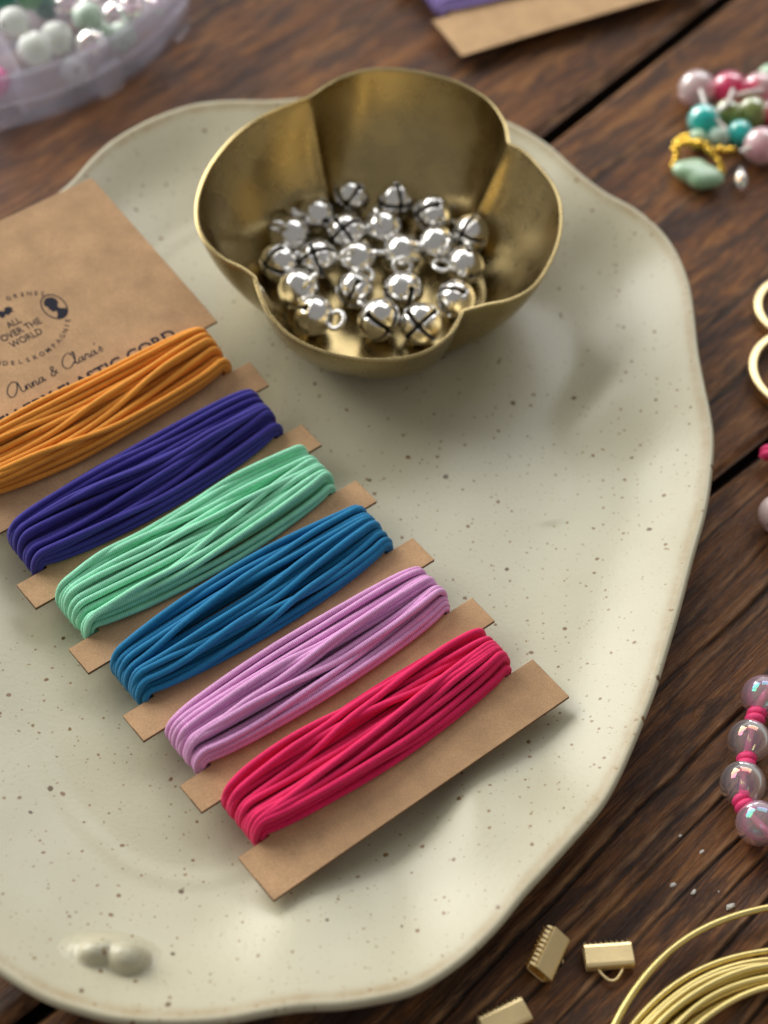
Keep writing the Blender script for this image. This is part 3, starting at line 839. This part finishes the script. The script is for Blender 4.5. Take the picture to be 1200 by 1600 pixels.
cameo(3.37, -2.67, False, "dark oval frame of the right-hand emblem")
cameo(1.87, -2.67, True, "dark oval frame of the left-hand emblem")
q = catmull([(-.13, .05), (-.12, -.04), (-.06, -.07), (-.02, -.03), (.03, -.08), (.10, -.07), (.14, -.01), (.10, .02), (.13, .06), (.06, .05), (.02, .08), (-.03, .04), (-.08, .08)], 60) + np.array([2.63, -3.00])
print_mesh("small_ornament", q, [tuple(range(60))[::-1]], "small dark ornament printed above the words")

def ribbon(strokes, w):
    VV = []; FF = []
    for st in strokes:
        q = catmull(st, max(8, len(st) * 7), closed=False); T = np.gradient(q, axis=0); T /= np.linalg.norm(T, axis=1)[:, None] + 1e-9
        N = np.stack([-T[:, 1], T[:, 0]], -1); ww = w * (.7 + .5 * np.abs(T[:, 1]))[:, None]
        o = len(VV); n = len(q)
        VV += [tuple(v) for v in np.concatenate([q + N * ww, q - N * ww])]
        FF += [(o + i, o + i + 1, o + n + i + 1, o + n + i) for i in range(n - 1)]
    return np.array(VV), FF
# handwriting: strokes in letter units (x right, y up), x-height 1
G = {
    "A": ([[(2.5, 2.1), (1.7, 2.7), (.7, 2.2), (.1, 1.1), (.35, .2), (1.1, .1), (1.9, 1.0), (2.4, 2.1), (2.5, 1.2), (2.5, .4), (2.9, .0), (3.4, .3)]], 3.3),
    "n": ([[(0, .3), (.15, .9), (.25, .5), (.25, 0), (.3, .6), (.65, .95), (.85, .7), (.85, .15), (1.05, 0), (1.3, .3)]], 1.25),
    "a": ([[(.95, .8), (.55, .95), (.15, .5), (.25, .05), (.6, .1), (.9, .6), (1.0, .9), (.95, .3), (1.1, 0), (1.4, .3)]], 1.35),
    "&": ([[(1.3, .1), (.6, 1.0), (.45, 1.6), (.8, 1.85), (1.0, 1.5), (.4, .8), (.1, .3), (.5, -.05), (1.0, .4), (1.3, .9)]], 1.6),
    "C": ([[(2.3, 2.1), (2.2, 2.6), (1.5, 2.7), (.6, 2.0), (.2, 1.0), (.5, .2), (1.2, -.05), (2.0, .4), (2.4, .7)]], 2.3),
    "l": ([[(0, .3), (.5, 1.4), (.65, 2.4), (.45, 2.6), (.3, 2.0), (.25, .6), (.45, 0), (.8, .3)]], .75),
    "r": ([[(0, .3), (.2, .9), (.35, 1.05), (.5, .8), (.75, .85), (.7, .3), (.85, 0), (1.1, .3)]], 1.05),
    "'": ([[(.2, 2.3), (.1, 1.8)]], .35),
    "s": ([[(0, .2), (.35, .9), (.4, 1.1), (.6, .5), (.5, 0), (.15, .05)]], .8),
}
def script(word, a0, b0, unit):
    x = 0; st = []
    for ch in word:
        s_, adv = G[ch]
        st += [[(a0 + (x + px + .18 * py) * unit, b0 - py * unit) for px, py in k] for k in s_]; x += adv
    V, F = ribbon(st, .0085)
    print_mesh("handwritten_lettering", V, F, "thin handwritten words on the card head")
script("Anna", 1.73, -1.45, .098)
script("&", 2.54, -1.46, .098)
script("Clara's", 2.78, -1.46, .098)

# ---- second card behind the bowl, on the table
a2 = math.atan2(2.36, 4.09)
u2 = np.array([math.cos(a2), math.sin(a2)])
CB = Card((.96, 12.36, 0), a2, [-6, 1], [.36, .36])
rows2 = [(-3.1, -2.5, True), (-2.5, -1.28, False), (-1.28, 0, True)]
tag(card_body(CB, "cord_card", rows2, M["card2"], 6.2, .42), "kraft cord card with lilac cord lying on the table behind the bowl", "card")
hank(CB, -2.45, -1.36, cm["lilac"], "lilac elastic cord wound round the far card behind the bowl", 20, 9, aL=.42, aR=5.78)

# ------------------------------------------------------------------ bead box
XC = np.array([-9.88, 14.30])
bx = empty("bead_box", (XC[0], XC[1], 0)); tag(bx, "round clear lilac plastic bead box with compartments at the table's far left", "bead box")
def lathe(prof, name, mat, parent, c=XC, n=96, a0=0, a1=360):
    full = abs(a1 - a0) >= 360
    th = np.radians(np.linspace(a0, a1, n, endpoint=not full))
    V = [(c[0] + r * math.cos(t), c[1] + r * math.sin(t), z) for t in th for r, z in prof]
    return obj(name, V, grid_faces(n, len(prof), close_u=full, close_v=True), mat, parent)
lathe([(.02, .02), (5.02, .02), (5.02, .14), (.02, .14)], "floor", M["box"], bx)
lathe([(4.98, .15), (5.10, .0), (5.13, 1.26), (5.08, 1.32), (5.02, 1.28)], "wall", M["box"], bx)
lathe([(5.16, .74), (5.30, .72), (5.32, .78), (5.27, 1.30), (5.16, 1.34), (5.14, 1.28), (5.20, 1.24)], "flange", M["box"], bx)
lathe([(2.98, .15), (3.06, .15), (3.05, 1.22), (2.99, 1.22)], "divider", M["box"], bx)
for ang in (-122, -62, -2, 58, 118, 178):
    t = math.radians(ang); u = np.array([math.cos(t), math.sin(t), 0]); w = np.array([-math.sin(t), math.cos(t), 0])
    v, f = box(np.array([XC[0], XC[1], .685]) + u * 4.02, 1.90, .08, 1.07, u, w); bevel(obj("divider", v, f, M["box"], bx, smooth=False), .02)
for ang in (-43, -19):
    t = math.radians(ang); u = np.array([math.cos(t), math.sin(t), 0]); w = np.array([-math.sin(t), math.cos(t), 0])
    v, f = box(np.array([XC[0], XC[1], .62]) + u * 5.40, .16, .55, .70, u, w); bevel(obj("latch_tab", v, f, M["box"], bx, smooth=False), .06, 3)
placed = []
def drop(x, y, r, tier=0):
    z = .15 + r
    for (px, py, pz, pr) in placed:
        d = math.hypot(x - px, y - py)
        if d < (r + pr) * .98: z = max(z, pz + math.sqrt((r + pr) ** 2 - d * d))
    return z
todo = []
def box_bead(x, y, r, mat, label=None, group=None):
    z = drop(x, y, r)
    if z + r > 1.48: return
    placed.append((x, y, z, r)); todo.append((x, y, z, r, mat))
kinds = {
    "frost": ("frosted white bead in the lilac box", "frosted white beads in the box"),
    "mint": ("pale mint bead in the lilac box", "pale mint beads in the box"),
    "clear": ("clear glass bead in the lilac box", "clear glass beads in the box"),
    "green": ("dark green bead in the lilac box", "dark green beads in the box"),
    "lime": ("bright green bead in the lilac box", "bright green beads in the box"),
    "hotpink": ("hot pink bead in the lilac box", "hot pink beads in the box"),
}
rb = random.Random(5)
def fill(n, r0, r1, t0, t1, pick, rad):
    for _ in range(n):
        r = math.sqrt(rb.uniform(r0 * r0, r1 * r1)); t = math.radians(rb.uniform(t0, t1))
        x, y = XC[0] + r * math.cos(t), XC[1] + r * math.sin(t)
        k = pick(math.degrees(t), r); box_bead(x, y, rad * rb.uniform(.94, 1.05), k, *kinds[k])
for x, y in ((-7.72, 11.62), (-7.12, 11.45), (-7.42, 10.85), (-6.75, 10.85)): box_bead(x, y, .35, "frost", *kinds["frost"])
for lay in range(2):
    for t in range(-56, -8, 8):
        for r in (3.42, 4.05, 4.62):
            tt = math.radians(t + rb.uniform(-2, 2) + 4 * lay); k = 'frost' if t < -44 else ('mint' if rb.random() < .6 and t < -26 else 'clear')
            box_bead(XC[0] + r * math.cos(tt), XC[1] + r * math.sin(tt), .31 * rb.uniform(.95, 1.06), k, *kinds[k])
fill(60, 3.40, 4.66, -56, -7, lambda t, r: "frost" if t < -50 else ("mint" if t < -30 + 6 * rb.random() else "clear"), .33)
for r, t in ((4.2, -67), (4.6, -71), (3.6, -69)): box_bead(XC[0] + r * math.cos(math.radians(t)), XC[1] + r * math.sin(math.radians(t)), .33, 'hotpink', *kinds['hotpink'])
fill(60, 3.42, 4.64, -82, -68, lambda t, r: "hotpink", .29)
for k in range(6): box_bead(XC[0] + 2.62 * math.cos(math.radians(-74 + 11 * k)), XC[1] + 2.62 * math.sin(math.radians(-74 + 11 * k)), .30, 'green', *kinds['green'])
fill(70, .9, 2.65, -75, -15, lambda t, r: "green" if rb.random() < .72 else "lime", .29)

# only the beads that can be seen are built
def seen(x, y, z, r):
    v = np.array([x, y, z]) - np.array([0, -18.5532, 24.6738]); dpt = -(v @ np.array(CZ))
    return 600 + 2930.7 * (v @ np.array(CX)) / dpt, 800 - 2930.7 * (v @ np.array(CY)) / dpt, 2930.7 * r / dpt, dpt
vis = []
for q in todo:
    u, w, pr, dd = seen(*q[:4])
    if u + pr < 3 or w + pr < 3: continue
    if any(p is not q and seen(*p[:4])[3] < dd and math.hypot(seen(*p[:4])[0] - u, seen(*p[:4])[1] - w) < .45 * pr for p in todo): continue
    vis.append((u, q))
ORD = ["leftmost", "second from left", "third from left", "fourth from left", "fifth from left", "sixth from left", "seventh from left", "eighth from left", "ninth from left", "tenth from left", "eleventh from left", "twelfth from left", "thirteenth from left", "fourteenth from left", "fifteenth from left", "sixteenth from left"]
for kd, (lab, grp) in kinds.items():
    row = sorted([v for v in vis if v[1][4] == kd], key=lambda v: v[0])
    for i, (u, (x, y, z, r, mat)) in enumerate(row):
        v, f = bead((x, y, z), r, (random.uniform(-1, 1), random.uniform(-1, 1), random.uniform(.0, 1)), .07, 24, 14)
        o = obj("round_bead", v, f, M[mat], loc=(x, y, z - r))
        tag(o, lab + (", " + ORD[min(i, 15)] + " of its colour" if len(row) > 1 else ""), "bead", grp)

# ------------------------------------------------------------------ bead charm, far right
def bead_part(parent, c, r, mat, axis=(1, 0, 0), hole=.06, name="bead", sq=1.0, label=None):
    v, f = bead(c, r, axis, hole, 28, 16, sq); o = obj(name, v, f, M[mat], parent)
    if label: o["label"] = label
    return o
ch = empty("bead_charm", (6.2, 11.0, 0)); tag(ch, "cluster of pink, turquoise and green glass beads with gold chain on the table", "bead charm")
bead_part(ch, (5.74, 11.80, .36), 0.385, "blush", (1, .3, .1), label="pale blush glass bead")
bead_part(ch, (6.40, 11.84, .36), 0.385, "rose", (1, .1, .4), label="rose and white marbled bead")
bead_part(ch, (7.02, 11.90, .36), 0.374, "rose", (1, -.3, .2), label="second rose marbled bead")
bead_part(ch, (5.84, 10.92, .30), 0.330, "teal", (.6, .6, .3), label="turquoise glass bead")
bead_part(ch, (6.34, 11.20, .28), 0.297, "olive", (.6, -.4, .3), label="olive green glass bead")
bead_part(ch, (6.82, 11.26, .30), 0.330, "olive", (1, .4, .3), label="darker olive glass bead")
bead_part(ch, (7.35, 11.30, .30), 0.330, "rose", (1, .4, .3))
bead_part(ch, (6.55, 10.66, .26), 0.264, "teal", (.2, 1, .3), label="small turquoise bead")
bead_part(ch, (6.12, 10.52, .22), 0.220, "mint", (.2, 1, .1), label="small pale mint bead")
bead_part(ch, (6.95, 10.22, .34), 0.374, "blush", (1, .4, .1), label="blush bead next to the drop")
bead_part(ch, (7.30, 12.40, .28), 0.308, "jade", (1, .4, .1))
bead_part(ch, (5.70, 10.45, .20), 0.209, "jade", (1, .2, .1))
def flower():
    n, mm = 64, 12; V = []
    for i in range(n):
        t = 2 * math.pi * i / n; R = .40 * (1 + .10 * math.cos(4 * t + .7)) * (1.0 + .20 * math.cos(2 * (t + .5)))
        for j in range(mm + 1):
            p = math.pi * j / mm
            V.append((5.66 + R * math.sin(p) ** .55 * math.cos(t), 9.42 + R * math.sin(p) ** .55 * math.sin(t), .22 + .17 * math.cos(p)))
    o = obj("flower_bead", V, grid_faces(n, mm + 1, close_u=True), M["jade"], ch); o["label"] = "pale jade green flower-shaped bead"
flower()
def chain(pts, r, name, mat, label):
    q = catmull(pts, 34, closed=False); parts = []
    for k, p in enumerate(q):
        j = np.array([random.uniform(-.03, .03) for _ in range(3)])
        parts.append(sphere(p + j, r * random.uniform(.8, 1.15), 10, 6))
    V, F = merge(parts); o = obj(name, V, F, M[mat], ch); o["label"] = label; o["kind"] = "stuff"
chain([(5.22, 10.12, .22), (5.38, 10.25, .42), (5.55, 10.02, .46), (5.72, 9.98, .50), (5.90, 9.86, .44), (6.05, 9.72, .34), (6.15, 9.52, .16)], .072, "gold_chain", "bright", "fine gold bead chain round the flower bead")
chain([(5.22, 9.66, .12), (5.26, 9.88, .16), (5.28, 10.05, .30), (5.45, 10.05, .46), (5.62, 10.12, .36), (6.1, 9.98, .38), (6.35, 10.0, .42)], .066, "gold_chain", "bright", "second strand of fine gold bead chain")
for pts in ([(5.75, 11.5, .60), (5.80, 11.2, .58), (5.84, 10.95, .55)], [(6.40, 11.5, .66), (6.25, 11.1, .60), (6.02, 10.85, .50), (6.25, 10.55, .42)], [(6.5, 10.0, .35), (6.75, 10.05, .50), (6.95, 10.2, .62)], [(6.45, 11.5, .5), (6.75, 11.5, .62), (7.0, 11.6, .60)]):
    v, f, uv = tube(catmull(pts, 16, closed=False), .045, 8); obj("thread", v, f, M["thread"], ch, uv=uv)
v, f = sphere((0, 0, 0), .17, 20, 14); v = np.array(v); v[:, 0] *= .8; v = v * np.array([1, 1.9, .9]); v[:, 0] *= 1 - .45 * np.clip(v[:, 1] / .32, 0, 1)
o = obj("drop_bead", v + np.array([6.50, 9.42, .17]), f, M["clear"], ch); o["label"] = "clear glass drop bead"

# ------------------------------------------------------------------ gold rings at the right edge
def ring(c, r, zc, w, h, tilt, gap, label):
    a = np.linspace(gap[0], gap[1], 72); V = []
    pr = [(-w / 2, -h / 2 + .015), (-w / 2 + .015, -h / 2), (w / 2 - .015, -h / 2), (w / 2, -h / 2 + .015), (w / 2, h / 2 - .015), (w / 2 - .015, h / 2), (-w / 2 + .015, h / 2), (-w / 2, h / 2 - .015)]
    for t in a:
        for dr, dz in pr:
            x = (r + dr) * math.cos(t); y = (r + dr) * math.sin(t)
            V.append((c[0] + x, c[1] + y, zc + dz + tilt * x))
    F = grid_faces(72, 8, close_v=True) + [tuple(range(8))[::-1], tuple(range(71 * 8, 72 * 8))]
    o = obj("gold_ring", V, F, M["gold"], loc=(c[0], c[1], 0)); tag(o, label, "ring", "gold rings at the table's right")
    md = o.modifiers.new("b", 'BEVEL'); md.width = .0001; md.segments = 1; md.limit_method = 'ANGLE'
ring((7.40, 5.98), .80, .13, .15, .16, .02, (0.2, 2 * math.pi + .1), "smaller pale gold ring farther from the viewer at right edge")
ring((7.36, 4.36), .98, .15, .15, .20, -.02, (math.radians(118), math.radians(118 + 345)), "larger open pale gold ring just nearer than the small one")

# ------------------------------------------------------------------ bead bracelets
def knot(parent, c, axis, R=.09, r=.068, turns=1.6):
    x, y, a = frame_of(axis); t = np.linspace(0, 2 * np.pi * turns, int(22 * turns))
    P = [np.array(c) + R * (math.cos(k) * x + math.sin(k) * y) + a * (k / (2 * np.pi) - turns / 2) * r * 1.7 for k in t]
    P += [np.array(c) + a * r * 1.2 * q + x * R * .4 for q in (.6, -.6)]
    v, f, uv = tube(P, r, 9); obj("knot", v, f, M["knot"], parent, uv=uv)
def bracelet(name, label, beads, knots):
    base = (beads[0][0], beads[0][1], 0)
    root = empty(name, base); tag(root, label, "bracelet", "beaded bracelets on the table")
    for i, (x, y, z, r, mat) in enumerate(beads):
        p = np.array(beads[max(i - 1, 0)][:3]); q = np.array(beads[min(i + 1, len(beads) - 1)][:3])
        bead_part(root, (x, y, z), r, mat, q - p, .085)
    P = []
    for i, (x, y, z, r, mat) in enumerate(beads): 
        P.append((x, y, z))
        if i < len(knots): P.append(knots[i])
    v, f, uv = tube(catmull(P, 14 * len(P), closed=False), .055, 8); obj("cord", v, f, M["knot"], root, uv=uv)
    for i, k in enumerate(knots):
        p = np.array(beads[i][:3]); q = np.array(beads[min(i + 1, len(beads) - 1)][:3]); knot(root, k, q - p)
bracelet("bead_bracelet", "bracelet of clear iridescent glass beads and neon pink knots on the table",
    [(6.62, -2.02, .35, .33, "pinkglass"), (6.03, -2.66, .36, .345, "pinkglass"), (5.76, -3.47, .36, .335, "clear"), (5.61, -4.22, .36, .345, "clear"), (5.80, -4.87, .36, .34, "pinkglass"), (6.50, -5.30, .36, .34, "clear")],
    [(6.34, -2.30, .36), (5.88, -3.05, .38), (5.68, -3.86, .38), (5.58, -4.57, .40), (6.10, -5.10, .38)])
bracelet("bead_bracelet", "bracelet end with frosted pinkish bead and red cord below the gold rings",
    [(6.55, .98, .34, .34, "frostpink"), (6.86, 1.75, .34, .34, "frostpink"), (7.05, 2.90, .34, .34, "frostpink")],
    [(6.62, 1.42, .32), (6.50, 2.36, .26)])

# ------------------------------------------------------------------ ribbon clamps
def clamp(c, xd, yd, tilt, label, mouth=.20):
    xd = np.array([*xd, 0.0]); xd /= np.linalg.norm(xd); yd = np.array([*yd, 0.0]); yd -= xd * (yd @ xd); yd /= np.linalg.norm(yd)
    zd = np.array([0, 0, 1.0])
    y2 = math.cos(tilt) * yd + math.sin(tilt) * zd; z2 = np.cross(xd, y2)
    if z2[2] < 0: z2 = -z2
    c = np.array([*c, .02 + (math.sin(abs(tilt)) * .1)])
    T = lambda q: np.array([c + a * xd + b * y2 + e * z2 for a, b, e in q])
    root = empty("ribbon_clamp", tuple(c)); tag(root, label, "clamp", "gold ribbon clamps on the table")
    w, h, th = .69, .33, .035
    def sheet(name, prof, xa, xb):
        pts = np.array(prof, float); t = np.gradient(pts, axis=0); t /= np.linalg.norm(t, axis=1)[:, None]; nn = np.stack([-t[:, 1], t[:, 0]], -1)
        o_ = np.concatenate([pts + nn * th / 2, (pts - nn * th / 2)[::-1]]); k = len(o_)
        V = T([(xa, p[0], p[1]) for p in o_] + [(xb, p[0], p[1]) for p in o_])
        F = [(i, (i + 1) % k, k + (i + 1) % k, k + i) for i in range(k)] + [tuple(range(k))[::-1], tuple(range(k, 2 * k))]
        bm_o = obj(name, V, F, M["gold"], root, smooth=False); return bevel(bm_o, .01)
    top = [(-h / 2, .06), (-h / 2 + .002, mouth - .035), (-h / 2 + .022, mouth - .004), (-h / 2 + .06, mouth), (0, mouth), (h / 2 - .03, mouth), (h / 2 + .01, mouth - .008)]
    bot = [(-h / 2, .06), (-h / 2 + .012, .025), (-h / 2 + .08, .012), (0, .005), (h / 2 - .03, .005), (h / 2 + .01, .02)]
    sheet("top_plate", top, -w / 2, w / 2); sheet("bottom_plate", bot, -w / 2, w / 2)
    for zz, sg in ((mouth - .015, -1), (.02, 1)):
        parts = []
        for k in range(9):
            x = -w / 2 + w * (k + .5) / 9
            V = T([(x - .028, h / 2 - .01, zz), (x + .028, h / 2 - .01, zz), (x + .028, h / 2 + .03, zz + sg * .01), (x - .028, h / 2 + .03, zz + sg * .01), (x - .012, h / 2 + .085, zz + sg * .05), (x + .012, h / 2 + .085, zz + sg * .05)])
            parts.append((V, [(0, 1, 2, 3), (0, 4, 5, 1), (2, 5, 4, 3), (0, 3, 4), (1, 5, 2)]))
        V, F = merge(parts); o = obj("toothed_edge", V, F, M["gold"], root, smooth=False); o["kind"] = "stuff"
    lp = catmull([(-.18, -h / 2 + .02, .07), (-.15, -h / 2 - .06, .07), (-.05, -h / 2 - .17, .06), (.05, -h / 2 - .17, .06), (.15, -h / 2 - .06, .07), (.18, -h / 2 + .02, .07)], 26, closed=False)
    v, f, uv = tube(T(lp), .022, 8); obj("loop", v, f, M["gold"], root, uv=uv)
clamp((3.58, -7.02), (.69, .10), (-.1, 1), 0.0, "flat-lying gold ribbon clamp with its loop toward the viewer, nearest the wire coil", .14)
clamp((2.66, -7.05), (-.30, -.72), (-.9, .35), math.radians(38), "gold ribbon clamp tipped up so its toothed mouth shows, beside the dish", .22)
clamp((2.13, -8.06), (.60, .35), (-.5, .86), math.radians(4), "gold ribbon clamp cut off by the picture's bottom edge", .14)

# ------------------------------------------------------------------ wire coil
wc = empty("wire_coil", (6.5, -9.75, 0)); tag(wc, "coil of brass jewellery wire lying at the table's near right corner", "wire coil")
rw = random.Random(3)
loops = [(6.65, -9.42, 3.34, .30, .055), (6.50, -9.92, 3.25, .16, .05)]
for k in range(9): loops.append((6.44 + rw.uniform(-.06, .06), -9.92 + rw.uniform(-.06, .06), 3.08 - .055 * k + rw.uniform(-.02, .02), .07 + .075 * (k % 4) + rw.uniform(0, .03), .05))
loops.append((6.60, -10.02, 2.74, .25, .05))
for x, y, r, z, wr in loops:
    t = np.linspace(0, 2 * np.pi, 120, endpoint=False); p1, p2 = rw.uniform(0, 6), rw.uniform(0, 6)
    rr = r + .025 * np.sin(2 * t + p1) + .008 * np.sin(9 * t + p2)
    P = np.stack([x + rr * np.cos(t), y + rr * np.sin(t), np.maximum(z + .05 * np.sin(t * 2 + p2), .06)], -1)
    v, f, uv = tube(P, wr, 8, closed=True); obj("wire_loop", v, f, M["wire"], wc, uv=uv)

# ------------------------------------------------------------------ white flakes on the wood
FL = [((5.37, -6.07), .10, "largest white flake on the wood above the wire coil"), ((4.56, -5.78), .075, "slim white flake on the wood right of the dish"), ((4.85, -5.88), .075, "white flake between the slim one and the largest"),
      ((5.01, -5.21), .06, "small white flake below the glass bracelet"), ((4.70, -4.97), .045, "tiny white flake nearest the glass bracelet's lower end"), ((5.22, -5.84), .035, "tiny white crumb beside the largest flake")]
for (x, y), r, lab in FL:
    r *= .75
    n = 7; V = []; st = rw.uniform(1.0, 2.0); an = GA + rw.uniform(-.3, .3)
    for zz, k in ((.005, 1.0), (r * .45, .6)):
        for i in range(n):
            t = 2 * math.pi * i / n; q = r * k * rw.uniform(.7, 1.15); a_, b_ = q * st * .7 * math.cos(t), q * .6 * math.sin(t)
            V.append((x + a_ * math.cos(an) - b_ * math.sin(an), y + a_ * math.sin(an) + b_ * math.cos(an), zz + rw.uniform(0, .01)))
    F = [(i, (i + 1) % n, n + (i + 1) % n, n + i) for i in range(n)] + [tuple(range(n, 2 * n)), tuple(range(n))[::-1]]
    tag(obj("white_flake", V, F, M["flake"], loc=(x, y, 0), smooth=False), lab, "flake", "white flakes on the wood")
